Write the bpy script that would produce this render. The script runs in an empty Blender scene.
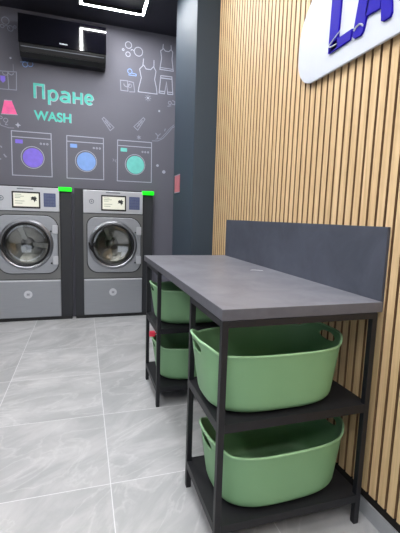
import bpy, bmesh, math, random
from math import pi, sin, cos
from mathutils import Vector, Matrix
random.seed(7)
SC = bpy.context.scene
COL = SC.collection

# ------------------------------------------------------------------ helpers
def new_mat(name):
    m = bpy.data.materials.new(name); m.use_nodes = True
    nt = m.node_tree; b = nt.nodes['Principled BSDF']
    return m, nt, b

def srgb(r, g, b):
    f = lambda c: (c/255/12.92) if c/255 <= .04045 else ((c/255+.055)/1.055)**2.4
    return (f(r), f(g), f(b), 1)

def mat(name, col, rough=.5, metal=0, noise=0, nscale=20, bump=0, emit=0, spec=.5, stretch=None):
    m, nt, b = new_mat(name)
    b.inputs['Base Color'].default_value = col
    b.inputs['Roughness'].default_value = rough
    b.inputs['Metallic'].default_value = metal
    b.inputs['Specular IOR Level'].default_value = spec
    if emit:
        b.inputs['Emission Color'].default_value = col
        b.inputs['Emission Strength'].default_value = emit
    if noise or bump:
        tc = nt.nodes.new('ShaderNodeTexCoord')
        mp = nt.nodes.new('ShaderNodeMapping')
        if stretch: mp.inputs['Scale'].default_value = stretch
        n = nt.nodes.new('ShaderNodeTexNoise'); n.inputs['Scale'].default_value = nscale
        n.inputs['Detail'].default_value = 5
        nt.links.new(tc.outputs['Object'], mp.inputs[0]); nt.links.new(mp.outputs[0], n.inputs['Vector'])
        if noise:
            r = nt.nodes.new('ShaderNodeValToRGB')
            r.color_ramp.elements[0].position = .3; r.color_ramp.elements[1].position = .7
            r.color_ramp.elements[0].color = [c*(1-noise) for c in col[:3]]+[1]
            r.color_ramp.elements[1].color = [min(1, c*(1+noise)) for c in col[:3]]+[1]
            nt.links.new(n.outputs['Fac'], r.inputs[0]); nt.links.new(r.outputs[0], b.inputs['Base Color'])
        if bump:
            bp = nt.nodes.new('ShaderNodeBump'); bp.inputs['Strength'].default_value = bump
            bp.inputs['Distance'].default_value = .002
            nt.links.new(n.outputs['Fac'], bp.inputs['Height']); nt.links.new(bp.outputs[0], b.inputs['Normal'])
    return m

def tag(o, label=None, cat=None, group=None, kind=None):
    if label: o['label'] = label
    if cat: o['category'] = cat
    if group: o['group'] = group
    if kind: o['kind'] = kind
    return o

def empty(name, loc=(0, 0, 0), rotz=0):
    o = bpy.data.objects.new(name, None); COL.objects.link(o)
    o.location = loc; o.rotation_euler = (0, 0, rotz); o.empty_display_size = .05
    return o

def build(name, bm, m, parent=None, smooth=False, bevel=0, seg=2, loc=None):
    if bevel:
        bmesh.ops.remove_doubles(bm, verts=bm.verts, dist=1e-6)
    bmesh.ops.recalc_face_normals(bm, faces=bm.faces)
    me = bpy.data.meshes.new(name); bm.to_mesh(me); bm.free()
    o = bpy.data.objects.new(name, me); COL.objects.link(o)
    for mm in (m if isinstance(m, (list, tuple)) else [m]): me.materials.append(mm)
    if smooth:
        for p in me.polygons: p.use_smooth = True
        try: me.set_sharp_from_angle(angle=math.radians(40))
        except Exception: pass
    if bevel:
        md = o.modifiers.new('Bevel', 'BEVEL'); md.width = bevel; md.segments = seg
        md.limit_method = 'ANGLE'; md.angle_limit = math.radians(40)
        md.harden_normals = False
    if parent: o.parent = parent
    if loc: o.location = loc
    return o

def box(bm, x0, x1, y0, y1, z0, z1):
    v = [bm.verts.new(p) for p in ((x0,y0,z0),(x1,y0,z0),(x1,y1,z0),(x0,y1,z0),(x0,y0,z1),(x1,y0,z1),(x1,y1,z1),(x0,y1,z1))]
    for f in ((0,1,2,3),(4,5,6,7),(0,1,5,4),(1,2,6,5),(2,3,7,6),(3,0,4,7)):
        bm.faces.new([v[i] for i in f])
    return bm
def BX(*a): return box(bmesh.new(), *a)

def prism(bm, pts, y0, y1):
    """polygon of (x,z) extruded along y"""
    a = [bm.verts.new((p[0], y0, p[1])) for p in pts]; b = [bm.verts.new((p[0], y1, p[1])) for p in pts]
    bm.faces.new(a); bm.faces.new(b[::-1]); n = len(pts)
    for i in range(n): bm.faces.new((a[i], a[(i+1) % n], b[(i+1) % n], b[i]))
    return bm

def rrect(x0, x1, z0, z1, r, n=6):
    """rounded rectangle; r = radius or (bl, br, tr, tl)"""
    rs = r if isinstance(r, tuple) else (r,)*4
    out = []
    for (cx, cz, sx, sz, a0, rr) in ((x0, z0, 1, 1, pi, rs[0]), (x1, z0, -1, 1, 1.5*pi, rs[1]), (x1, z1, -1, -1, 0, rs[2]), (x0, z1, 1, -1, .5*pi, rs[3])):
        for k in range(n+1):
            a = a0+k/n*pi/2
            out.append((cx+sx*rr+rr*cos(a), cz+sz*rr+rr*sin(a)))
    return out

def lathe(bm, prof, c, axis='y', n=64, close=False):
    """prof: list of (r, h); revolved about an axis through c"""
    rings = []
    for r, h in prof:
        ring = []
        for k in range(n):
            a = 2*pi*k/n
            if axis == 'y': p = (c[0]+r*cos(a), c[1]+h, c[2]+r*sin(a))
            else: p = (c[0]+r*cos(a), c[1]+r*sin(a), c[2]+h)
            ring.append(bm.verts.new(p))
        rings.append(ring)
    for i in range(len(rings)-1):
        for k in range(n):
            bm.faces.new((rings[i][k], rings[i][(k+1) % n], rings[i+1][(k+1) % n], rings[i+1][k]))
    if close:
        for rg in (rings[0], rings[-1]): bm.faces.new(rg)
    return bm

def ribbon(bm, pts, w, y0, y1, closed=False):
    """flat drawn stroke in the x-z plane, given thickness along y"""
    P = [Vector(p) for p in pts]; n = len(P)
    L, R = [], []
    for i in range(n):
        if closed: a, b = P[i-1], P[(i+1) % n]
        else: a, b = P[max(0, i-1)], P[min(n-1, i+1)]
        d1 = (P[i]-a); d2 = (b-P[i])
        if d1.length < 1e-9: d1 = d2
        if d2.length < 1e-9: d2 = d1
        d1 = d1.normalized(); d2 = d2.normalized(); t = (d1+d2)
        if t.length < 1e-6: t = d1
        t.normalize(); nn = Vector((-t.y, t.x)); k = max(.5, nn.dot(Vector((-d1.y, d1.x))))
        L.append(P[i]+nn*(w/2/k)); R.append(P[i]-nn*(w/2/k))
    vs = []
    for i in range(n):
        vs.append([bm.verts.new((q.x, y, q.y)) for q, y in ((L[i], y0), (R[i], y0), (R[i], y1), (L[i], y1))])
    rng = range(n if closed else n-1)
    for i in rng:
        a, b = vs[i], vs[(i+1) % n]
        for k in range(4): bm.faces.new((a[k], a[(k+1) % 4], b[(k+1) % 4], b[k]))
    if not closed:
        bm.faces.new(vs[0]); bm.faces.new(vs[-1])
    return bm

def circ(cx, cz, r, n=28, a0=0, a1=2*pi, rz=None):
    full = abs(a1-a0-2*pi) < 1e-6
    m = n if full else n+1
    return [(cx+r*cos(a0+(a1-a0)*k/n), cz+(rz or r)*sin(a0+(a1-a0)*k/n)) for k in range(m)]

def tube(bm, pts, r, n=8, closed=False):
    P = [Vector(p) for p in pts]; m = len(P); rings = []
    ref = Vector((0, 0, 1))
    for i in range(m):
        a = P[i-1] if (closed or i) else P[0]; b = P[(i+1) % m] if (closed or i < m-1) else P[-1]
        t = (b-a).normalized()
        s = t.cross(ref)
        if s.length < 1e-3: s = t.cross(Vector((0, 1, 0)))
        s.normalize(); u = s.cross(t)
        rings.append([bm.verts.new(P[i]+s*r*cos(2*pi*k/n)+u*r*sin(2*pi*k/n)) for k in range(n)])
    for i in range(m if closed else m-1):
        for k in range(n):
            bm.faces.new((rings[i][k], rings[i][(k+1) % n], rings[(i+1) % m][(k+1) % n], rings[(i+1) % m][k]))
    if not closed:
        bm.faces.new(rings[0]); bm.faces.new(rings[-1])
    return bm

def text_mesh(name, s, size, m, parent, x, z, y, width=None, height=None, extrude=.001, offset=0, shear=0):
    cu = bpy.data.curves.new('tmp_text', 'FONT'); cu.body = s; cu.size = size; cu.extrude = extrude; cu.offset = offset; cu.shear = shear
    t = bpy.data.objects.new('tmp_text', cu); COL.objects.link(t)
    dg = bpy.context.evaluated_depsgraph_get(); dg.update()
    me = bpy.data.meshes.new_from_object(t.evaluated_get(dg))
    bpy.data.objects.remove(t); bpy.data.curves.remove(cu)
    xs = [v.co.x for v in me.vertices]; ys = [v.co.y for v in me.vertices]
    sx = width/(max(xs)-min(xs)) if width else 1
    sy = height/(max(ys)-min(ys)) if height else sx
    x0, y0 = min(xs), min(ys)
    for v in me.vertices:
        c = v.co.copy(); v.co = ((c.x-x0)*sx+x, y-c.z, (c.y-y0)*sy+z)
    me.materials.clear(); me.materials.append(m); me.name = name
    o = bpy.data.objects.new(name, me); COL.objects.link(o)
    if parent: o.parent = parent
    return o

# ------------------------------------------------------------------ materials
def floor_material():
    m, nt, b = new_mat('grey_stone_tile'); N = nt.nodes.new; L = nt.links.new
    tc = N('ShaderNodeTexCoord'); sep = N('ShaderNodeSeparateXYZ'); L(tc.outputs['Object'], sep.inputs[0])
    def math_(op, a, bb=None, c=None):
        n = N('ShaderNodeMath'); n.operation = op
        for i, v in enumerate((a, bb, c)):
            if v is None: continue
            if isinstance(v, (int, float)): n.inputs[i].default_value = v
            else: L(v, n.inputs[i])
        return n.outputs[0]
    def cell(o, off):
        u = math_('DIVIDE', math_('SUBTRACT', o, off), .6)
        return math_('FLOOR', u), math_('ABSOLUTE', math_('SUBTRACT', math_('FRACT', u), .5))
    cx, fx = cell(sep.outputs[0], .1011); cy, fy = cell(sep.outputs[1], 1.5445)
    edge = math_('GREATER_THAN', math_('MAXIMUM', fx, fy), .5-.0032)
    # every tile gets its own offset and turn of the veining
    comb = N('ShaderNodeCombineXYZ'); L(cx, comb.inputs[0]); L(cy, comb.inputs[1])
    wn = N('ShaderNodeTexWhiteNoise'); wn.noise_dimensions = '3D'; L(comb.outputs[0], wn.inputs['Vector'])
    off = N('ShaderNodeVectorMath'); off.operation = 'SCALE'; L(wn.outputs['Color'], off.inputs[0]); off.inputs['Scale'].default_value = 13
    add = N('ShaderNodeVectorMath'); add.operation = 'ADD'; L(tc.outputs['Object'], add.inputs[0]); L(off.outputs[0], add.inputs[1])
    rot = N('ShaderNodeVectorRotate'); rot.rotation_type = 'Z_AXIS'
    L(add.outputs[0], rot.inputs['Vector']); L(math_('MULTIPLY_ADD', wn.outputs['Value'], .9, -1.0), rot.inputs['Angle'])
    mp = N('ShaderNodeMapping'); mp.inputs['Scale'].default_value = (1.0, 2.3, 1); L(rot.outputs[0], mp.inputs[0])
    n1 = N('ShaderNodeTexNoise'); n1.inputs['Scale'].default_value = 1.7; n1.inputs['Detail'].default_value = 9
    n1.inputs['Roughness'].default_value = .62; n1.inputs['Distortion'].default_value = .9; L(mp.outputs[0], n1.inputs['Vector'])
    r1 = N('ShaderNodeValToRGB'); L(n1.outputs['Fac'], r1.inputs[0])
    e = r1.color_ramp.elements
    e[0].position = .25; e[0].color = srgb(158, 159, 161); e[1].position = .75; e[1].color = srgb(200, 200, 201)
    x = e.new(.47); x.color = srgb(173, 174, 176); x = e.new(.56); x.color = srgb(184, 184, 186)
    # thin pale veins
    mp2 = N('ShaderNodeMapping'); mp2.inputs['Scale'].default_value = (.8, 1.9, 1); L(rot.outputs[0], mp2.inputs[0])
    n2 = N('ShaderNodeTexNoise'); n2.inputs['Scale'].default_value = 1.7; n2.inputs['Detail'].default_value = 7
    n2.inputs['Distortion'].default_value = 1.4; L(mp2.outputs[0], n2.inputs['Vector'])
    ridge = math_('ABSOLUTE', math_('SUBTRACT', n2.outputs['Fac'], .5))
    vein = math_('MULTIPLY', math_('SUBTRACT', 1, math_('SMOOTH_MIN', math_('MULTIPLY', ridge, 45), 1, .2)), .28)
    n3 = N('ShaderNodeTexNoise'); n3.inputs['Scale'].default_value = 60; n3.inputs['Detail'].default_value = 3; L(tc.outputs['Object'], n3.inputs['Vector'])
    vein2 = math_('MAXIMUM', math_('MULTIPLY', vein, math_('MULTIPLY', n3.outputs['Fac'], 1.6)), 0)
    mx = N('ShaderNodeMixRGB'); L(vein2, mx.inputs[0]); L(r1.outputs[0], mx.inputs[1]); mx.inputs[2].default_value = srgb(222, 222, 222)
    tint = N('ShaderNodeMixRGB'); tint.blend_type = 'MULTIPLY'; tint.inputs[0].default_value = 1
    L(mx.outputs[0], tint.inputs[1]); g = N('ShaderNodeCombineColor')
    tv = math_('MULTIPLY_ADD', wn.outputs['Value'], .10, .93)
    for i in range(3): L(tv, g.inputs[i])
    L(g.outputs[0], tint.inputs[2])
    mg = N('ShaderNodeMixRGB'); L(edge, mg.inputs[0]); L(tint.outputs[0], mg.inputs[1]); mg.inputs[2].default_value = srgb(216, 216, 218)
    L(mg.outputs[0], b.inputs['Base Color']); b.inputs['Roughness'].default_value = .34; b.inputs['Specular IOR Level'].default_value = .4
    bp = N('ShaderNodeBump'); bp.inputs['Strength'].default_value = .12; bp.inputs['Distance'].default_value = .003
    L(n1.outputs['Fac'], bp.inputs['Height']); L(bp.outputs[0], b.inputs['Normal'])
    return m

def wood_material():
    m, nt, b = new_mat('oak_slat'); N = nt.nodes.new; L = nt.links.new
    tc = N('ShaderNodeTexCoord'); mp = N('ShaderNodeMapping'); mp.inputs['Scale'].default_value = (12, 22, .8)
    L(tc.outputs['Object'], mp.inputs[0])
    n = N('ShaderNodeTexNoise'); n.inputs['Scale'].default_value = 3.5; n.inputs['Detail'].default_value = 6; n.inputs['Distortion'].default_value = .6
    L(mp.outputs[0], n.inputs['Vector'])
    r = N('ShaderNodeValToRGB'); e = r.color_ramp.elements
    e[0].position = .25; e[0].color = srgb(196, 163, 118); e[1].position = .75; e[1].color = srgb(232, 202, 158)
    L(n.outputs['Fac'], r.inputs[0]); L(r.outputs[0], b.inputs['Base Color'])
    b.inputs['Roughness'].default_value = .55
    return m

def slate_material(name, c, rough):
    m, nt, b = new_mat(name); N = nt.nodes.new; L = nt.links.new
    tc = N('ShaderNodeTexCoord'); n = N('ShaderNodeTexNoise'); n.inputs['Scale'].default_value = 5; n.inputs['Detail'].default_value = 9
    n.inputs['Roughness'].default_value = .65; n.inputs['Distortion'].default_value = .8
    L(tc.outputs['Object'], n.inputs['Vector'])
    r = N('ShaderNodeValToRGB'); e = r.color_ramp.elements
    e[0].position = .3; e[0].color = srgb(*[v*.88 for v in c]); e[1].position = .72; e[1].color = srgb(*[v*1.10 for v in c])
    L(n.outputs['Fac'], r.inputs[0]); L(r.outputs[0], b.inputs['Base Color']); b.inputs['Roughness'].default_value = rough
    bp = N('ShaderNodeBump'); bp.inputs['Strength'].default_value = .1; bp.inputs['Distance'].default_value = .002
    L(n.outputs['Fac'], bp.inputs['Height']); L(bp.outputs[0], b.inputs['Normal'])
    return m

def glass_material():
    m, nt, b = new_mat('door_glass'); N = nt.nodes.new; L = nt.links.new
    out = [x for x in nt.nodes if x.type == 'OUTPUT_MATERIAL'][0]; nt.nodes.remove(b)
    t = N('ShaderNodeBsdfTransparent'); t.inputs[0].default_value = (.62, .64, .66, 1)
    g = N('ShaderNodeBsdfGlossy'); g.inputs['Roughness'].default_value = .04; g.inputs[0].default_value = (.95, .97, 1, 1)
    f = N('ShaderNodeFresnel'); f.inputs[0].default_value = 2.0
    mx = N('ShaderNodeMixShader'); L(f.outputs[0], mx.inputs[0]); L(t.outputs[0], mx.inputs[1]); L(g.outputs[0], mx.inputs[2]); L(mx.outputs[0], out.inputs[0])
    return m

M = dict(
    floor=floor_material(), wood=wood_material(),
    pale=mat('pale_satin_metal', srgb(205, 207, 214), .4, noise=.02),
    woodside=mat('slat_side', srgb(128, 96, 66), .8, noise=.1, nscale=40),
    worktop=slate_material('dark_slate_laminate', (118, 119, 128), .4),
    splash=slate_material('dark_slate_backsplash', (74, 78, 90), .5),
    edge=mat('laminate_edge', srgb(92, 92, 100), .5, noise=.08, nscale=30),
    wall=mat('graphite_wall_paint', srgb(98, 98, 109), .65, noise=.03, nscale=3),
    wallside=mat('side_wall_paint', srgb(96, 96, 102), .7, noise=.03, nscale=3),
    pillar=mat('blue_grey_column_paint', srgb(52, 65, 78), .6, noise=.03, nscale=3),
    ceiling=mat('near_black_ceiling_paint', srgb(38, 38, 50), .55, noise=.05, nscale=4),
    felt=mat('black_felt', srgb(22, 17, 15), .95, noise=.1, nscale=200),
    skirt=mat('grey_skirting_tile', srgb(160, 162, 166), .4, noise=.08, nscale=9),
    black=mat('black_powder_coated_steel', srgb(18, 19, 25), .5, noise=.06, nscale=60),
    shelf=mat('black_shelf_board', srgb(25, 25, 30), .6, noise=.1, nscale=50),
    green=mat('green_plastic', srgb(122, 164, 122), .5, noise=.03, nscale=8, bump=.05),
    greenrim=mat('green_plastic_rim', srgb(146, 188, 144), .42, noise=.03, nscale=8),
    case=mat('dark_grey_machine_casing', srgb(38, 40, 45), .55, noise=.04, nscale=30),
    steel=mat('brushed_steel_panel', srgb(154, 157, 163), .42, metal=.5, noise=.05, nscale=6, stretch=(1, 1, 60)),
    steelhi=mat('light_steel_panel', srgb(188, 190, 196), .42, metal=.4, noise=.03, nscale=6, stretch=(1, 1, 60)),
    steeldk=mat('dark_steel_panel', srgb(118, 119, 119), .38, metal=.55, noise=.05, nscale=6, stretch=(1, 1, 60)),
    chrome=mat('polished_door_ring', srgb(150, 152, 158), .3, metal=.9, noise=.02, nscale=5),
    drum=mat('stainless_drum', srgb(176, 172, 160), .28, metal=.95, noise=.1, nscale=90),
    rubber=mat('black_rubber', srgb(22, 22, 25), .5, noise=.05, nscale=50),
    glass=glass_material(),
    gloss=mat('glossy_black_plastic', srgb(8, 8, 14), .07, noise=.02, nscale=5),
    satin=mat('satin_black_plastic', srgb(7, 7, 11), .4, noise=.02, nscale=5),
    display=mat('cream_display', srgb(214, 214, 200), .4, emit=.35),
    ink=mat('display_ink', srgb(35, 38, 36), .5, noise=.02),
    inkpale=mat('display_pale_ink', srgb(150, 158, 140), .5, noise=.02),
    bluepad=mat('slate_blue_pad', srgb(74, 84, 122), .45, noise=.12, nscale=40),
    emblem=mat('emblem_grey', srgb(104, 108, 118), .4, noise=.02),
    glow=mat('green_status_light', srgb(10, 235, 20), .4, emit=1.0),
    led=mat('white_led_tube', (1, 1, 1, 1), .4, emit=190),
    white=mat('white_mural_line', srgb(168, 172, 188), .6, noise=.03),
    whitedim=mat('pale_grey_mural_line', srgb(138, 141, 156), .6, noise=.03),
    violet=mat('violet_mural_paint', srgb(130, 110, 222), .6, noise=.08, nscale=25),
    sky=mat('light_blue_mural_paint', srgb(126, 164, 226), .6, noise=.06, nscale=25),
    teal=mat('teal_mural_paint', srgb(112, 204, 196), .6, noise=.06, nscale=25),
    tealtext=mat('teal_lettering_paint', srgb(84, 196, 182), .55, noise=.12, nscale=30),
    pink=mat('pink_mural_paint', srgb(240, 100, 160), .6, noise=.1, nscale=25),
    sign=mat('white_sign_board', srgb(196, 201, 212), .5, noise=.01),
    blue=mat('violet_blue_acrylic', srgb(24, 4, 158), .55, noise=.03, spec=.15),
    redsign=mat('faded_red_plate', srgb(206, 118, 128), .5, noise=.08, nscale=12),
    red=mat('red_plastic', srgb(200, 50, 72), .35, noise=.05),
    curl=mat('white_curl', srgb(230, 230, 235), .5, noise=.02),
    addwinframe=mat('added_window_grey', srgb(70, 72, 76), .5, noise=.02),
)

# ------------------------------------------------------------------ the room
XR, XL, YB, YF, ZC = 1.09, -3.6, 4.42, -3.2, 3.19
def struct(name, bm, m, **k): return tag(build(name, bm, m, **k), kind='structure')
fl = struct('floor', BX(XL, XR, YF, YB, -.06, 0), M['floor'])
ce = struct('ceiling', BX(XL, XR, YF, YB, ZC, ZC+.08), M['ceiling'])
wb = struct('wall_back', BX(XL-.1, XR+.1, YB, YB+.1, -.06, ZC+.08), M['wall'])
wr = struct('wall_right', BX(XR, XR+.1, YF, YB, -.06, ZC+.08), M['wallside'])
wl = struct('wall_left', BX(XL-.1, XL, YF, YB, -.06, ZC+.08), M['wallside'])
# street-side wall behind the viewpoint, with an invented shop window opening to let light in
wx0, wx1, wz0, wz1 = -2.9, -.3, .5, 2.5
b = bmesh.new()
for a in ((XL-.1, wx0, 0, ZC), (wx1, XR+.1, 0, ZC), (wx0, wx1, 0, wz0), (wx0, wx1, wz1, ZC)):
    box(b, a[0], a[1], YF-.1, YF, a[2], a[3])
wf = struct('wall_front', b, M['wallside'])
b = bmesh.new()
for a in ((wx0, wx0+.06, wz0, wz1), (wx1-.06, wx1, wz0, wz1), (-1.63, -1.57, wz0, wz1), (wx0, wx1, wz0, wz0+.06), (wx0, wx1, wz1-.06, wz1)):
    box(b, a[0], a[1], YF-.07, YF-.02, a[2], a[3])
struct('added_window_1', b, M['addwinframe'])  # unseen window, added as a source for light and reflections

# column standing out of the right-hand wall
struct('trim_1', BX(.868, XR, 3.04, 3.745, 0, ZC), M['pillar'], bevel=.004)['label'] = 'dark blue-grey square column beside the slatted wall'

# black felt backing and upright oak slats (pattern of the right-hand wall)
build('felt_backing', BX(1.08, XR, YF, 3.04, .0, ZC), M['felt'], wr)
b = bmesh.new(); y = 3.034; k = 0
while y > YF+.05:
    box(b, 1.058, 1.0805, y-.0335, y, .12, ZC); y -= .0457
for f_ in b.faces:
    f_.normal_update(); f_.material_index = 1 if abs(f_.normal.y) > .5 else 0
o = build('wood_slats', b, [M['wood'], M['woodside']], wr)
o['label'] = 'upright pale oak slats over black felt'
struct('baseboard_right', BX(1.072, XR, YF, 3.04, 0, .066), M['skirt'], bevel=.002)

# ------------------------------------------------------------------ mural on the back wall (painted drawings: parts of the wall)
Y0, Y1 = YB-.0015, YB+.001
def icon(name, label, strokes, m=None, w=.010, parent=wb):
    bm = bmesh.new()
    for s in strokes:
        pts, closed = s[0], s[1]; ww = s[2] if len(s) > 2 else w
        ribbon(bm, pts, ww, Y0, Y1, closed)
    o = build(name, bm, m or M['white'], parent)
    if label: o['label'] = label
    return o
def fill(name, pts, m, parent, dy=0):
    return build(name, prism(bmesh.new(), pts, Y0-.0007-dy, Y1), m, parent)

def drawn_machine(x0, colour, word):
    x1 = x0+.385; z0, z1 = 1.557, 2.006; cx = x0+.197; cz = 1.75
    o = icon('drawn_washing_machine', 'white outline drawing of a washing machine with a %s drum' % word,
        [([(x0-.004, z0), (x1, z0+.003), (x1-.002, z1+.004), (x0, z1)], True, .009),
         ([(x0, 1.948), (x1, 1.952)], False, .009),
         (circ(cx, cz, .112, 36), True, .007)]
        + [(circ(x1-.105+.032*i, 1.898, .008, 10), True, .006) for i in range(3)])
    fill('drawn_drum', circ(cx+.003, cz-.003, .100, 36), colour, o)
    fill('drawn_label_patch', rrect(x0+.033, x0+.105, 1.885, 1.925, .004, 2), colour, o)
    icon('drum_highlight', None, [(circ(cx, cz, .085, 12, pi*.9, pi*1.35), False, .005), (circ(cx+.02, cz, .05, 12, -.6, .5), False, .005)], M['whitedim'], parent=o)
drawn_machine(-.706, M['violet'], 'violet')
drawn_machine(-.165, M['sky'], 'light blue')
drawn_machine(.373, M['teal'], 'teal')

LET = 'teal painted lettering on the dark wall above the washing machines'
zb0, zx, zc_ = 2.356, 2.450, 2.492        # stroke centre lines: baseline, x-height, cap height
WORD = [([(-.473, zb0), (-.473, zc_), (-.390, zc_), (-.390, zb0)], False),
        ([(-.335, 2.305), (-.335, zx)], False), (circ(-.297, (zb0+zx)/2, .038, 20, rz=.047), True),
        ([(-.215, zx-.008), (-.175, zx+.001), (-.145, zx-.01), (-.137, zx-.03), (-.137, zb0-.012)], False), (circ(-.180, zb0+.022, .040, 18, rz=.025), True),
        ([(-.088, zb0-.012), (-.088, zx+.012)], False), ([(-.010, zb0-.012), (-.010, zx+.012)], False), ([(-.088, (zb0+zx)/2), (-.010, (zb0+zx)/2)], False),
        ([(.030, (zb0+zx)/2), (.104, (zb0+zx)/2)], False), (circ(.067, (zb0+zx)/2, .037, 22, 0, 2*pi-.75, rz=.047), False)]
def word_mesh(name, m, w, dx, dz, ya):
    bm = bmesh.new()
    for i_, (p_, c_) in enumerate(WORD): ribbon(bm, [(x_+dx, z_+dz) for x_, z_ in p_], w, ya-.00004*i_, YB+.001, c_)
    return build(name, bm, m, wb)
t = word_mesh('lettering', M['tealtext'], .024, 0, 0, Y0); t['label'] = 'large teal word Пране painted on the wall'
word_mesh('letter_shade', M['white'], .027, .006, -.004, YB-.0006)
t2 = text_mesh('lettering', 'WASH', .12, M['tealtext'], wb, -.487, 2.138, Y0, width=.37, height=.096, offset=.0035); t2['label'] = 'smaller teal word WASH painted under the big word'
text_mesh('letter_shade', 'WASH', .12, M['white'], wb, -.483, 2.135, YB-.0006, width=.37, height=.096)

# clothes and symbols
sk = fill('drawn_skirt', [(-.792, 2.166), (-.645, 2.172), (-.692, 2.30), (-.762, 2.298)], M['pink'], wb); sk['label'] = 'pink pleated skirt painted on the wall'
icon('skirt_pleats', None, [([(-.728+dx*.4, 2.29), (-.724+dx, 2.17)], False, .004) for dx in (-.045, -.015, .015, .045)] + [([(-.764, 2.30), (-.690, 2.302)], False, .01), ([(-.797, 2.163), (-.64, 2.170)], False, .007)], M['white'], parent=sk)
icon('drawn_towel_rack', 'white outline of a towel rack with a violet crest', [([(-.84, 2.575), (-.64, 2.588), (-.645, 2.412), (-.84, 2.405)], True), ([(-.722, 2.58), (-.716, 2.41)], False), (circ(-.69, 2.575, .022, 10, pi, 2*pi), False), (circ(-.742, 2.57, .026, 10, pi, 2*pi), False), ([(-.668, 2.588), (-.668, 2.66)], False, .004)], M['whitedim'], w=.008)
fill('drawn_crest', [(-.79, 2.535), (-.745, 2.535), (-.745, 2.49), (-.767, 2.468), (-.79, 2.49)], M['violet'], wb)
icon('drawn_crest_mark', None, [(circ(-.767, 2.507, .012, 10), True, .005)], M['whitedim'])
icon('drawn_bubbles', 'white outline bubbles in the top left of the wall', [(circ(-.725, 3.06, .034, 16), True), (circ(-.682, 2.995, .026, 14), True), (circ(-.755, 3.005, .016, 10), True), (circ(-.715, 2.985, .03, 12, .2, 2.6), False), (circ(-.64, 3.015, .012, 8), True)], M['whitedim'], w=.007)
icon('drawn_spectacles', 'pale blue looped outline under the air conditioner', [(circ(-.556, 2.672, .024, 14), True), (circ(-.508, 2.684, .026, 14), True), ([(-.60, 2.69), (-.555, 2.70), (-.515, 2.71)], False, .006)], M['sky'], w=.006)
fill('drawn_dot', circ(-.69, 2.715, .010, 10), M['white'], wb)
def star(cx, cz, r, m='white', n=8):
    return fill('drawn_star', [(cx+(r if i % 2 == 0 else r*.42)*cos(pi*i/n*1.0+pi/2), cz+(r if i % 2 == 0 else r*.42)*sin(pi*i/n+pi/2)) for i in range(2*n)], M[m], wb)
star(-.641, 2.068, .028, n=4)
icon('drawn_hand_wash_basin', 'thin outline of a wash basin beside the pink skirt', [([(-.83, 2.12), (-.80, 2.05), (-.73, 2.032), (-.68, 2.034)], False), (circ(-.755, 2.105, .02, 12), True), ([(-.745, 2.09), (-.76, 2.062), (-.735, 2.06)], False), (circ(-.80, 2.128, .014, 10), True)], M['whitedim'], w=.007)
icon('drawn_drops', 'small pale dashes left of the violet machine drawing', [([(-.80, 1.83), (-.815, 1.845)], False, .012), ([(-.785, 1.765), (-.77, 1.742), (-.76, 1.735)], False, .014), ([(-.83, 1.72), (-.812, 1.71)], False, .014), ([(-.84, 1.80), (-.825, 1.79)], False, .012)], M['whitedim'])
# upper right group
icon('drawn_ring_bubbles', 'white outline rings above the drawn dress', [(circ(.598, 2.968, .046, 24), True, .008), (circ(.489, 3.02, .034, 18), True), (circ(.484, 2.925, .024, 14), True), (circ(.432, 2.965, .010, 10), True), (circ(.53, 2.966, .014, 8, 0, pi), False)], w=.008)
icon('drawn_dress', 'white outline of a sleeveless dress', [([(.655, 2.905), (.648, 2.83), (.612, 2.79), (.632, 2.70), (.607, 2.60), (.598, 2.548), (.812, 2.548), (.802, 2.62), (.782, 2.70), (.796, 2.79), (.772, 2.83), (.772, 2.905)], False), ([(.655, 2.84), (.685, 2.80), (.735, 2.80), (.772, 2.84)], False)], w=.009)
icon('drawn_tank_top', 'white outline of a sleeveless top above drawn trousers', [([(.875, 3.09), (.870, 3.035), (.846, 3.015), (.858, 2.94), (.840, 2.818), (.995, 2.818), (.978, 2.94), (.985, 3.02), (.968, 3.04), (.964, 3.09)], False), ([(.875, 3.045), (.90, 3.02), (.94, 3.02), (.966, 3.045)], False), ([(.842, 2.838), (.993, 2.838)], False, .007)], w=.009)
icon('drawn_trousers', 'white outline of cropped trousers', [([(.852, 2.752), (.835, 2.565), (.898, 2.562), (.918, 2.69), (.935, 2.562), (.995, 2.565), (.980, 2.755)], True), ([(.848, 2.728), (.982, 2.73)], False, .012), ([(.838, 2.585), (.896, 2.585)], False, .01), ([(.938, 2.585), (.994, 2.587)], False, .01)], w=.010)
icon('drawn_pegged_shirts', 'pale outline of folded shirts left of the drawn dress', [([(.408, 2.54), (.402, 2.645), (.48, 2.648), (.485, 2.54)], True), ([(.49, 2.645), (.545, 2.64), (.56, 2.54), (.50, 2.535)], False), (circ(.47, 2.615, .03, 14, pi, 2*pi), False), (circ(.505, 2.60, .02, 10), True, .006)], M['whitedim'], w=.009)
icon('drawn_tap', 'pale blue small looped outline above the folded shirts', [(circ(.505, 2.752, .024, 14), True), ([(.53, 2.735), (.575, 2.73), (.575, 2.712), (.49, 2.712)], False)], M['sky'], w=.007)
fl6 = fill('drawn_flower', circ(.709, 2.494, .012, 10), M['white'], wb); 
icon('flower_petals', None, [([(.709+.018*cos(a), 2.494+.018*sin(a)), (.709+.036*cos(a), 2.494+.036*sin(a))], False, .007) for a in [k*pi/4 for k in range(8)]], M['whitedim'], parent=fl6)
icon('drawn_care_symbols', 'small pale care symbols at the right end of the wall', [(circ(.962, 2.47, .018, 10), True), ([(.985, 2.46), (1.02, 2.455), (1.02, 2.49), (.99, 2.50)], False), ([(.935, 2.43), (.98, 2.44)], False)], M['whitedim'], w=.009)
fill('drawn_dot', circ(.84, 2.367, .012, 10), M['white'], wb)
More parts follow.
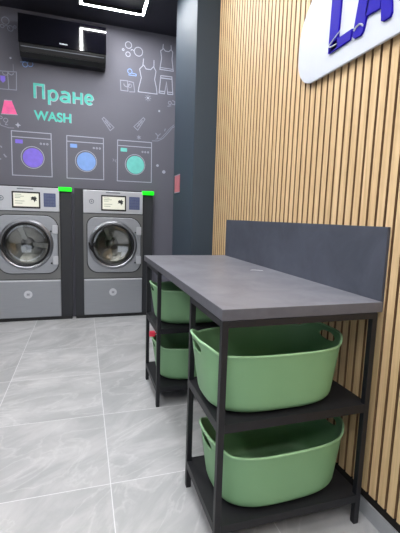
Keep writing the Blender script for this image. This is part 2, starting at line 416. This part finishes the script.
for (ax, az, bx_, bz) in ((.215, 2.225, .312, 2.118), (.668, 2.268, .575, 2.150)):
    d = Vector((bx_-ax, bz-az)).normalized(); n_ = Vector((-d.y, d.x))
    A_, B_ = Vector((ax, az)), Vector((bx_, bz))
    o = icon('drawn_clothes_brush', 'pale outline clothes brush drawn above the teal machine' if ax > .5 else 'pale outline clothes brush drawn above the light blue machine',
        [([tuple(A_+n_*.012), tuple(B_+n_*.028), tuple(B_-n_*.028), tuple(A_-n_*.012)], True, .009), ([tuple(A_+d*.03), tuple(B_-d*.02)], False, .012), ([tuple(A_+d*.06+n_*.018), tuple(A_+d*.06-n_*.018)], False, .006), ([tuple(A_+d*.09+n_*.018), tuple(A_+d*.09-n_*.018)], False, .006)], M['whitedim'])
star(.610, 2.055, .03, 'whitedim', 6)
icon('drawn_pipe_curve', 'pale double curved line rising to the right', [([(.76, 2.03), (.83, 2.035), (.89, 2.07), (.95, 2.14), (1.0, 2.20), (1.07, 2.235)], False), ([(.80, 2.052), (.86, 2.065), (.915, 2.125), (.965, 2.185), (1.02, 2.235)], False, .006), ([(.80, 2.12), (.83, 2.09), (.82, 2.06)], False, .012), ([(.86, 2.12), (.83, 2.09)], False, .01), ([(.905, 2.15), (.915, 2.18)], False, .01)], M['whitedim'], w=.008)
fill('drawn_dot', circ(.829, 1.758, .015, 12), M['white'], wb)
fill('drawn_dot', circ(.905, 1.690, .020, 12), M['white'], wb)
icon('drawn_arrows', 'two small dark arrows between the machine drawings', [([(.318, 1.80), (.335, 1.785), (.318, 1.77)], False), ([(.358, 1.795), (.345, 1.775), (.36, 1.762)], False)], M['whitedim'], w=.006, parent=wb)

# ------------------------------------------------------------------ washing machines
def ring_plate(bm, outer, cx, cz, r, y0, y1, n=64):
    """plate with a round hole: outline sampled by angle around the hole's centre"""
    def hitp(a):
        d = Vector((cos(a), sin(a))); best = None; m = len(outer)
        for i in range(m):
            p, q = Vector(outer[i])-Vector((cx, cz)), Vector(outer[(i+1) % m])-Vector((cx, cz))
            e = q-p; den = d.x*e.y-d.y*e.x
            if abs(den) < 1e-12: continue
            t = (p.x*e.y-p.y*e.x)/den; s = (p.x*d.y-p.y*d.x)/den
            if t > 0 and -1e-6 <= s <= 1+1e-6 and (best is None or t > best): best = t
        return best
    angs = [2*pi*k/n for k in range(n)]
    for o_ in outer:
        angs.append(math.atan2(o_[1]-cz, o_[0]-cx) % (2*pi))
    angs = sorted(set(round(a, 5) for a in angs))
    O0, O1, I0, I1 = [], [], [], []
    for a in angs:
        t = hitp(a); px, pz = cx+t*cos(a), cz+t*sin(a); qx, qz = cx+r*cos(a), cz+r*sin(a)
        O0.append(bm.verts.new((px, y0, pz))); O1.append(bm.verts.new((px, y1, pz)))
        I0.append(bm.verts.new((qx, y0, qz))); I1.append(bm.verts.new((qx, y1, qz)))
    m = len(angs)
    for i in range(m):
        j = (i+1) % m
        bm.faces.new((O0[i], O0[j], I0[j], I0[i])); bm.faces.new((O1[i], O1[j], I1[j], I1[i]))
        bm.faces.new((O0[i], O0[j], O1[j], O1[i])); bm.faces.new((I0[i], I0[j], I1[j], I1[i]))
    return bm

def make_washer():
    root = empty('washing_machine', (.32, 4.298, 0))
    # local: x centred on the panel, y = 0 at the front panels, z up
    P = .3245; D = .60-.49  # body is recessed into the wall
    dx, dz = -.008, .838
    b = ring_plate(bmesh.new(), [(-.415, .03), (.443, .03), (.443, 1.447), (-.415, 1.447)], dx, dz, .24, .03, .04)
    for a in ((-.415, -.405, .04, .116, .03, 1.447), (.433, .443, .04, .116, .03, 1.447), (-.415, .443, .04, .116, 1.437, 1.447), (-.415, .443, .04, .116, .03, .04)):
        box(b, *a)
    build('casing', b, M['case'], root)
    b = bmesh.new(); box(b, -P, P, -.002, .03, 1.186, 1.434)
    cp = build('control_panel', b, M['steelhi'], root, bevel=.006)
    cp['label'] = 'pale metal control panel'
    s = build('screen', prism(bmesh.new(), rrect(-.135, .137, 1.214, 1.386, .006, 3), -.006, 0), M['satin'], cp)
    # display carries a picture: pale lettering lines and a dark silhouette
    di = build('display', BX(-.120, .122, -.0072, -.005, 1.232, 1.370), M['display'], root)
    b = bmesh.new()
    for i, (w_, z_) in enumerate(((.06, 1.352), (.085, 1.334), (.05, 1.318), (.09, 1.285), (.07, 1.262))):
        box(b, -.105, -.105+w_, -.0082, -.0070, z_, z_+.005)
    pl = build('display_writing', b, M['inkpale'], root)
    sil = [(.045, 1.325), (.065, 1.338), (.078, 1.332), (.088, 1.345), (.094, 1.329), (.108, 1.322), (.096, 1.312), (.104, 1.292), (.090, 1.298), (.082, 1.276), (.074, 1.300), (.058, 1.304), (.042, 1.296), (.052, 1.312)]
    build('display_picture', prism(bmesh.new(), sil, -.0085, -.0070), M['ink'], root)
    build('payment_pad', prism(bmesh.new(), rrect(.169, .288, 1.236, 1.378, .004, 3), -.005, 0), M['bluepad'], cp)
    b = bmesh.new()
    for i in range(4):
        for j in range(4): box(b, .178+.026*i, .198+.026*i, -.0065, -.004, 1.246+.032*j, 1.268+.032*j)
    build('pad_keys', b, mat('pad_key', srgb(86, 94, 126), .5), cp)
    b = lathe(bmesh.new(), [(.026, -.001), (.026, -.006), (.019, -.006), (.019, -.001)], (-.236, 0, 1.312), n=28)
    box(b, -.246, -.226, -.005, -.001, 1.309, 1.315); box(b, -.239, -.233, -.005, -.001, 1.302, 1.322)
    build('emblem', b, M['emblem'], cp)
    build('lifting_slot', prism(bmesh.new(), rrect(-.085, .072, 1.408, 1.420, .004, 2), -.0045, 0), M['emblem'], cp)
    # middle front panel with the round opening
    mp = build('front_panel', ring_plate(bmesh.new(), [(-P, .462), (P, .462), (P, 1.180), (-P, 1.180)], dx, dz, .238, 0, .03), M['steeldk'], root)
    # lower kick panel
    lp = build('lower_panel', BX(-P, P, -.002, .03, .04, .452), M['steel'], root, bevel=.006)
    build('panel_top_strip', BX(-P+.004, P-.004, -.006, .0, .436, .452), M['pale'], lp)
    b = lathe(bmesh.new(), [(.0005, -.005), (.042, -.005), (.042, -.001)], (-.008, 0, .296), n=32)
    bd = build('badge', b, M['pale'], lp)
    b = bmesh.new(); lathe(b, [(.026, -.007), (.026, -.004), (.022, -.004), (.022, -.007)], (-.008, 0, .296), n=28)
    for k in (-1, 0, 1): box(b, -.011+.010*k, -.005+.010*k, -.007, -.004, .284, .308)
    build('badge_mark', b, M['emblem'], root)
    build('plinth', BX(-.41, .438, .02, .10, 0, .035), M['rubber'], root)
    # tub and drum behind the glass
    b = lathe(bmesh.new(), [(.238, 0), (.225, .02), (.225, .05)], (dx, .0, dz), n=64)
    build('door_gasket', b, M['rubber'], root, smooth=True)
    b = lathe(bmesh.new(), [(.226, .04), (.226, .082), (.20, .104), (.07, .112), (.05, .096), (.004, .092)], (dx, 0, dz), n=64)
    for k in range(3):
        a = pi/2+.4+k*2*pi/3; ca, sa = cos(a), sin(a)
        for side in (-1, 1): pass
        pts = [(.05, -.018), (.20, -.028), (.20, .028), (.05, .018)]
        q = [(dx+p[0]*ca-p[1]*sa, dz+p[0]*sa+p[1]*ca) for p in pts]
        prism(b, q, .080, .106)
    build('drum', b, M['drum'], root, smooth=True)
    # door: rounded plate, polished ring, domed glass, hinges and handle
    outline = []
    oc = rrect(-.284, .302, .528, 1.142, (.12, .11, .13, .09), 8)
    sm = rrect(-.292, .310, .520, 1.150, (.126, .116, .136, .096), 8)
    build('door_seam', ring_plate(bmesh.new(), sm, dx, dz, .236, -.004, -.001), M['rubber'], root)
    door = build('door', ring_plate(bmesh.new(), oc, dx, dz, .232, -.022, -.004), M['steel'], root, bevel=.006)
    b = lathe(bmesh.new(), [(.268, -.020), (.262, -.036), (.246, -.044), (.236, -.040), (.228, -.020), (.226, 0)], (dx, 0, dz), n=72)
    build('door_ring', b, M['chrome'], door, smooth=True)
    b = lathe(bmesh.new(), [(.236, -.038), (.224, -.044), (.214, -.036), (.212, -.01)], (dx, 0, dz), n=72)
    build('glass_seal', b, M['rubber'], door, smooth=True)
    b = lathe(bmesh.new(), [(.215, -.030), (.195, -.034), (.16, -.030), (.12, -.018), (.06, -.008), (.002, -.006)], (dx, 0, dz), n=64)
    build('door_glass', b, M['glass'], door, smooth=True)
    for hz in (1.000, .668):
        h = build('hinge', prism(bmesh.new(), rrect(.250, .304, hz-.046, hz+.046, .006, 3), -.034, -.018), M['steelhi'], door, bevel=.003)
        build('hinge_pin', lathe(bmesh.new(), [(.0005, -.040), (.009, -.040), (.009, -.030)], (.236, 0, hz-.02 if hz > .8 else hz-.03), n=14), M['rubber'], door)
    b = bmesh.new(); prism(b, [(-.275, .865), (-.262, .87), (-.225, .79), (-.205, .752), (-.222, .745), (-.262, .80)], -.048, -.020)
    build('door_handle', b, M['satin'], door, bevel=.004)
    g = build('status_light', BX(.316, .450, -.004, .04, 1.408, 1.449), M['glow'], root, bevel=.003)
    g['label'] = 'bright green glowing light on the top corner'
    return root

def copy_tree(o, parent=None):
    c = o.copy(); COL.objects.link(c); c.parent = parent
    for ch in list(o.children): copy_tree(ch, c)
    return c

W2 = make_washer()
tag(W2, 'silver front-loading washing machine nearest the column, under the teal and blue drawings', 'washing machine', 'silver washing machines along the back wall')
W1 = copy_tree(W2); W1.location = (.32-.89, 4.298, 0)
tag(W1, 'silver front-loading washing machine under the violet drawing, cut off by the picture edge', 'washing machine', 'silver washing machines along the back wall')

# ------------------------------------------------------------------ air conditioner
ac = tag(empty('air_conditioner', (-.175, YB, 2.70)), 'glossy black wall-mounted air conditioner high on the back wall', 'air conditioner')
def ac_section(bm, x0, x1, sec):
    a = [bm.verts.new((x0, p[0], p[1])) for p in sec]; c = [bm.verts.new((x1, p[0], p[1])) for p in sec]
    n = len(sec); bm.faces.new(a); bm.faces.new(c[::-1])
    for i in range(n): bm.faces.new((a[i], a[(i+1) % n], c[(i+1) % n], c[i]))
    return bm
sec = [(0, .0), (0, .375), (-.17, .375), (-.19, .10), (-.165, .035), (-.12, 0)]
build('body', ac_section(bmesh.new(), -.408, .413, sec), M['satin'], ac, bevel=.006)
sec = [(-.170, .372)] + [(-.190-.016*sin(pi*.5*t/6), .372-.262*t/6) for t in range(7)] + [(-.188, .108)]
build('front_cover', ac_section(bmesh.new(), -.410, .415, sec), M['gloss'], ac, smooth=True)
fp = build('air_flap', ac_section(bmesh.new(), -.39, .395, [(-.186, .100), (-.206, .096), (-.180, .030), (-.166, .034)]), M['satin'], ac, bevel=.002)
build('flap_strip', ac_section(bmesh.new(), -.39, .395, [(-.2035, .076), (-.2065, .074), (-.203, .068), (-.199, .070)]), M['emblem'], fp)
b = bmesh.new()
for i in range(8): box(b, -.035+.0095*i, -.028+.0095*i, -.2075, -.2045, .137, .146 if i % 3 else .150)
o = build('maker_mark', b, M['steelhi'], ac)

# ------------------------------------------------------------------ ceiling LED frames
def led_frame(x0, x1, y0, y1, label, power):
    root = tag(empty('led_ceiling_light', ((x0+x1)/2, (y0+y1)/2, ZC)), label, 'ceiling light', 'square LED frames on the ceiling')
    hx, hy = (x1-x0)/2, (y1-y0)/2; w = .0125
    b = bmesh.new()
    for a in ((-hx-w, hx+w, -hy-w, -hy+w), (-hx-w, hx+w, hy-w, hy+w), (-hx-w, -hx+w, -hy+w, hy-w), (hx-w, hx+w, -hy+w, hy-w)): box(b, *a, -.0325, 0)
    build('housing', b, M['satin'], root)
    b = bmesh.new(); w = .0105
    for a in ((-hx-w, hx+w, -hy-w, -hy+w), (-hx-w, hx+w, hy-w, hy+w), (-hx-w, -hx+w, -hy+w, hy-w), (hx-w, hx+w, -hy+w, hy-w)): box(b, *a, -.0335, -.0325)
    build('led_tube', b, M['led'], root)
led_frame(-.004, .585, 2.95, 4.028, 'glowing white rectangular LED frame on the black ceiling above the machines', 24)
led_frame(-.3, .3, .6, 2.0, 'added unseen rectangular LED frame on the ceiling above the aisle', 42)  # this and the frames below are unseen, added to light the room
led_frame(-1.9, -1.3, .6, 2.0, 'added unseen rectangular LED frame on the ceiling beside the left wall', 34)
led_frame(-.3, .3, -1.8, -.4, 'added unseen rectangular LED frame on the ceiling by the added window', 40)
led_frame(-1.9, -1.3, -1.8, -.4, 'added unseen rectangular LED frame on the ceiling in the corner by the added window', 30)

# ------------------------------------------------------------------ column plate
sg = tag(empty('wall_plate', (.868, 3.575, 1.488)), 'small faded red plate mounted on the side of the column', 'sign')
b = BX(-.006, 0, -.095, .095, -.085, .085); build('plate', b, M['redsign'], sg, bevel=.002)
for z_ in (.078, -.085): build('plate_border', BX(-.0075, -.001, -.095, .095, z_, z_+.007), M['white'], sg)

# ------------------------------------------------------------------ big sign on the slats: local s runs toward the viewer (-y)
sb = tag(empty('wall_sign', (1.058, 1.76, 1.82)), 'white rounded sign board with violet-blue letters on the slatted wall', 'sign')
def sprism(bm, pts, x0, x1):
    a = [bm.verts.new((x0, -p[0], p[1])) for p in pts]; c = [bm.verts.new((x1, -p[0], p[1])) for p in pts]
    n = len(pts); bm.faces.new(a); bm.faces.new(c[::-1])
    for i in range(n): bm.faces.new((a[i], a[(i+1) % n], c[(i+1) % n], c[i]))
    return bm
# outline: bottom edge level, large rounded corner at the far end, side leaning away and in at the top
def bez(p0, p1, p2, p3, n=10):
    return [tuple((1-t)**3*a+3*(1-t)**2*t*b_+3*(1-t)*t*t*c+t**3*d for a, b_, c, d in zip(p0, p1, p2, p3)) for t in [k/n for k in range(1, n+1)]]
out = [(1.45, .004), (.13, .006)]
out += bez((.13, .006), (.07, .008), (.015, .05), (.0, .12), 8)
out += bez((.0, .12), (-.008, .22), (-.005, .30), (.08, .375), 8)
out += bez((.08, .375), (.15, .44), (.20, .50), (.32, .50), 8)
out += [(1.45, .50)] + bez((1.45, .50), (1.6, .50), (1.6, .004), (1.45, .004), 12)[:-1]
build('board', sprism(bmesh.new(), out, -.022, -.010), M['sign'], sb, bevel=.003)
def letter(pts_list, nm, lab):
    bm = bmesh.new()
    for p in pts_list: sprism(bm, p, -.031, -.021)
    o = build(nm, bm, M['blue'], sb, bevel=.002); o['label'] = lab; return o
T_ = 1.76
def S(pts): return [(T_-y_, z_-1.82) for y_, z_ in pts]
letter([S([(1.500, 1.902), (1.442, 1.903), (1.430, 2.26), (1.500, 2.26)]), S([(1.500, 1.902), (1.36, 1.903), (1.352, 1.942), (1.442, 1.942), (1.47, 1.94)])], 'letter', 'violet-blue letter L')
letter([S([(1.348, 1.908), (1.335, 1.896), (1.300, 1.893), (1.286, 1.905), (1.262, 2.0), (1.245, 2.26), (1.285, 2.26)]),
        S([(1.285, 1.952), (1.206, 1.945), (1.20, 2.03), (1.27, 2.03)]),
        S([(1.202, 1.96), (1.196, 1.898), (1.186, 1.892), (1.152, 1.892), (1.146, 1.905), (1.19, 2.26), (1.245, 2.26)])], 'letter', 'violet-blue letter A')
letter([S([(1.125, 2.26), (1.125, 1.96), (1.11, 1.92), (1.07, 1.895), (1.02, 1.895), (.985, 1.92), (.97, 1.96), (.97, 2.26), (1.02, 2.26), (1.02, 1.965), (1.035, 1.945), (1.06, 1.945), (1.075, 1.965), (1.075, 2.26)])], 'letter', 'violet-blue letter U')
def sarc(pts, w=.005):
    bm = bmesh.new(); P_ = [Vector((-.0325, -(T_-y_), z_-1.82)) for y_, z_ in pts]
    return tube(bm, P_, w/2, 6)
build('letter_cut_line', sarc([(1.50, 1.932), (1.47, 1.945), (1.445, 1.957), (1.425, 1.965)]), M['sign'], sb)  # white cut lines styled into the letters
build('letter_cut_line', sarc([(1.50, 1.93), (1.485, 1.924), (1.465, 1.921), (1.445, 1.921)]), M['sign'], sb)
build('letter_cut_line', sarc([(1.337, 1.925), (1.325, 1.934), (1.308, 1.937), (1.295, 1.932), (1.286, 1.922)], .007), M['sign'], sb)

# ------------------------------------------------------------------ worktop with its upstand
wt = tag(empty('worktop', (.73, 1.89, .8537)), 'long dark slate worktop over the two black shelf units', 'worktop')
xl, xr, yn, yf, zt, zb = .4175, 1.042, 1.075, 2.69, .8916, .8537
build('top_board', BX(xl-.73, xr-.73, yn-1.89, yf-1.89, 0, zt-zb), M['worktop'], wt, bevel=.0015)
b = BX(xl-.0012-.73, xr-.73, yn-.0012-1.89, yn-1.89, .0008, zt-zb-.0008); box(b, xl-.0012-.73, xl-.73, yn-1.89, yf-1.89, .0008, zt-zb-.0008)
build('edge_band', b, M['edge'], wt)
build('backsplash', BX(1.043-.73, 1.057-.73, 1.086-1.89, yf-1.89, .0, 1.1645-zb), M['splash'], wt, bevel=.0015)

# ------------------------------------------------------------------ shelf units
def make_unit(y0, y1, label):
    root = tag(empty('shelf_unit', (.72, (y0+y1)/2, 0)), label, 'shelf unit', 'black metal shelf units under the worktop')
    X0, X1 = .4165-.72, 1.022-.72; h = (y1-y0)/2; p = .022; zb_ = .8537
    for (a, c) in ((X0, -h), (X0, h-p), (X1-p, -h), (X1-p, h-p)):
        o = build('post', BX(a, a+p, c, c+p, .006, zb_-.0005), M['black'], root, bevel=.0012)
        build('foot', BX(a+.001, a+p-.001, c+.001, c+p-.001, 0, .008), M['rubber'], o)
    b = bmesh.new()
    for a in ((X0+p, X1-p, -h, -h+p), (X0+p, X1-p, h-p, h), (X0, X0+p, -h+p, h-p), (X1-p, X1, -h+p, h-p)): box(b, *a, zb_-.023, zb_-.001)
    build('top_frame', b, M['black'], root, bevel=.001)
    for zz in (.50, .127):
        b = bmesh.new()
        for a in ((X0+p, X1-p, -h, -h+.004), (X0+p, X1-p, h-.004, h), (X0, X0+.004, -h+p, h-p), (X1-.004, X1, -h+p, h-p)): box(b, *a, zz-.032, zz)
        f = build('shelf_frame', b, M['black'], root)
        build('shelf_board', BX(X0+.004, X1-.004, -h+.004, h-.004, zz-.014, zz-.001), M['shelf'], root)
    return root
make_unit(1.071, 1.455, 'black metal shelf unit at the near end of the worktop')
make_unit(2.150, 2.575, 'black metal shelf unit at the far end of the worktop')

# ------------------------------------------------------------------ baskets
def make_basket():
    root = empty('laundry_basket')
    NT, NV = 144, 30
    aB, bB, aR, bR, H, EAR, TH = .250, .166, .284, .176, .216, .028, .004
    def se(a, b_, th, n):
        c, s = cos(th), sin(th)
        return a*math.copysign(abs(c)**(2/n), c), b_*math.copysign(abs(s)**(2/n), s)
    def rimz(th):
        c = abs(cos(th)); e = max(0, (c-.72)/.28); e = e*e*(3-2*e)
        return H+EAR*e
    def pt(th, v):
        # v 0..1 up the wall; rounded corner where the wall meets the base
        z = v*rimz(th); r = .034
        k = v*rimz(th)/H
        a = aB+(aR-aB)*min(k, 1.25)**.9; b_ = bB+(bR-bB)*min(k, 1.1)**.9
        if z < r: sh = r-math.sqrt(max(0, r*r-(r-z)**2)); a -= sh; b_ -= sh
        x, y = se(a, b_, th, 3.0)
        return Vector((x, y, z))
    bm = bmesh.new(); grid = []
    for j in range(NV+1):
        v = (j/NV)**1.0
        if j < 6: v = (j/6)**1.8*(6/NV)
        grid.append([bm.verts.new(pt(2*pi*i/NT, v)) for i in range(NT)])
    # hand hole in each raised end
    hw, hh = .052, .017
    def loc(th_i, j, sgn):
        p = grid[j][th_i].co; th = 2*pi*th_i/NT
        return p
    faces = {}
    for j in range(NV):
        for i in range(NT):
            i2 = (i+1) % NT
            q = [grid[j][i], grid[j][i2], grid[j+1][i2], grid[j+1][i]]
            c = sum((v.co for v in q), Vector())/4
            zc = H+EAR-.034
            if abs(c.x) > .2 and (c.y/hw)**2+((c.z-zc)/hh)**2 < 1: continue
            faces[(i, j)] = bm.faces.new(q)
    zc = H+EAR-.034
    for v in bm.verts:
        if v.is_boundary and .05 < v.co.z < H+EAR-.012 and abs(v.co.x) > .2 and abs(v.co.y) < .08 and abs(v.co.z-zc) < .03:
            dy, dz = v.co.y/hw, (v.co.z-zc)/hh; l = math.hypot(dy, dz)
            if l > 1e-6: v.co.y = dy/l*hw; v.co.z = zc+dz/l*hh
    cen = bm.verts.new((0, 0, 0))
    for i in range(NT): bm.faces.new((grid[0][(i+1) % NT], grid[0][i], cen))
    o = build('basket_wall', bm, M['green'], root, smooth=True)
    for p in o.data.polygons: p.use_smooth = True
    md = o.modifiers.new('Solid', 'SOLIDIFY'); md.thickness = TH; md.offset = -1
    rim = [pt(2*pi*i/NT, 1)+Vector((0, 0, 0)) for i in range(NT)]
    o2 = build('basket_rim', tube(bmesh.new(), rim, .0048, 8, closed=True), M['greenrim'], root, smooth=True)
    o2['label'] = 'paler green rounded rim'
    return root
def put_basket(src, x, y, z, rz, label):
    o = src if src.get('label') is None else copy_tree(src)
    o.location = (x, y, z); o.rotation_euler = (0, 0, math.radians(rz))
    tag(o, label, 'basket', 'green plastic laundry baskets on the black shelves'); return o
bk = make_basket()
put_basket(bk, .671, 1.256, .5035, 0, 'green oval laundry basket on the middle shelf of the near unit')
put_basket(bk, .718, 1.256, .1305, 2, 'green oval laundry basket on the bottom shelf of the near unit')
put_basket(bk, .70, 2.36, .5035, 0, 'green oval laundry basket on the middle shelf of the far unit')
put_basket(bk, .715, 2.36, .1305, 0, 'green oval laundry basket on the bottom shelf of the far unit')

# red clip hanging from the lower far basket's rim
rc = tag(empty('red_clip', (.402, 2.24, .446)), 'small red plastic clip on the far lower basket by the post', 'clip')
b = bmesh.new(); box(b, -.018, .018, -.012, .012, -.018, .018)
build('clip_head', b, M['red'], rc, bevel=.006)
b = bmesh.new(); tube(b, [(.014, 0, .0), (.05, .004, -.004), (.09, .01, .002)], .006, 8); build('clip_arm', b, M['red'], rc, smooth=True)

# small white curled line on the worktop
th = []
for k in range(14):
    t = k/13; th.append((.0-.03+.07*t, .012*sin(t*5), .0018))
o = build('curl', tube(bmesh.new(), th, .0016, 6), M['curl'], None, smooth=True, loc=(.915, 1.88, .8916))
tag(o, 'tiny white curl on the dark worktop', 'curl')

# ------------------------------------------------------------------ light, world, camera
w = bpy.data.worlds.new('World'); SC.world = w; w.use_nodes = True
bg = w.node_tree.nodes['Background']; bg.inputs[0].default_value = (.80, .88, 1, 1); bg.inputs[1].default_value = .8
def area(name, loc, rot, sx, sy, e, col=(1, 1, 1)):
    ld = bpy.data.lights.new(name, 'AREA'); ld.shape = 'RECTANGLE'; ld.size = sx; ld.size_y = sy; ld.energy = e; ld.color = col
    o = bpy.data.objects.new(name, ld); COL.objects.link(o); o.location = loc; o.rotation_euler = rot; return o
area('added_window_lamp', ((wx0+wx1)/2, YF-.3, 1.5), (math.radians(90), 0, 0), 2.5, 2.0, 18, (.9, .95, 1)).data.cycles.cast_shadow = True  # added fill lamp outside the invented window

f, pt_, yw, rl, h = 372.74, .1327, .3039, .0303, 1.181
Fv = Vector((sin(yw)*cos(pt_), cos(yw)*cos(pt_), -sin(pt_))); Rv = Vector((cos(yw), -sin(yw), 0)); Uv = Rv.cross(Fv)
cr = Rv*cos(rl)+Uv*sin(rl); cu_ = -Rv*sin(rl)+Uv*cos(rl)
cam = bpy.data.cameras.new('Camera'); cam.sensor_fit = 'HORIZONTAL'; cam.sensor_width = 36; cam.lens = f/400*36; cam.clip_start = .02
co = bpy.data.objects.new('Camera', cam); COL.objects.link(co)
mt = Matrix((cr, cu_, -Fv)).transposed().to_4x4(); mt.translation = (0, 0, h); co.matrix_world = mt
SC.camera = co
SC.view_settings.view_transform = 'Standard'; SC.view_settings.look = 'None'; SC.view_settings.exposure = 0
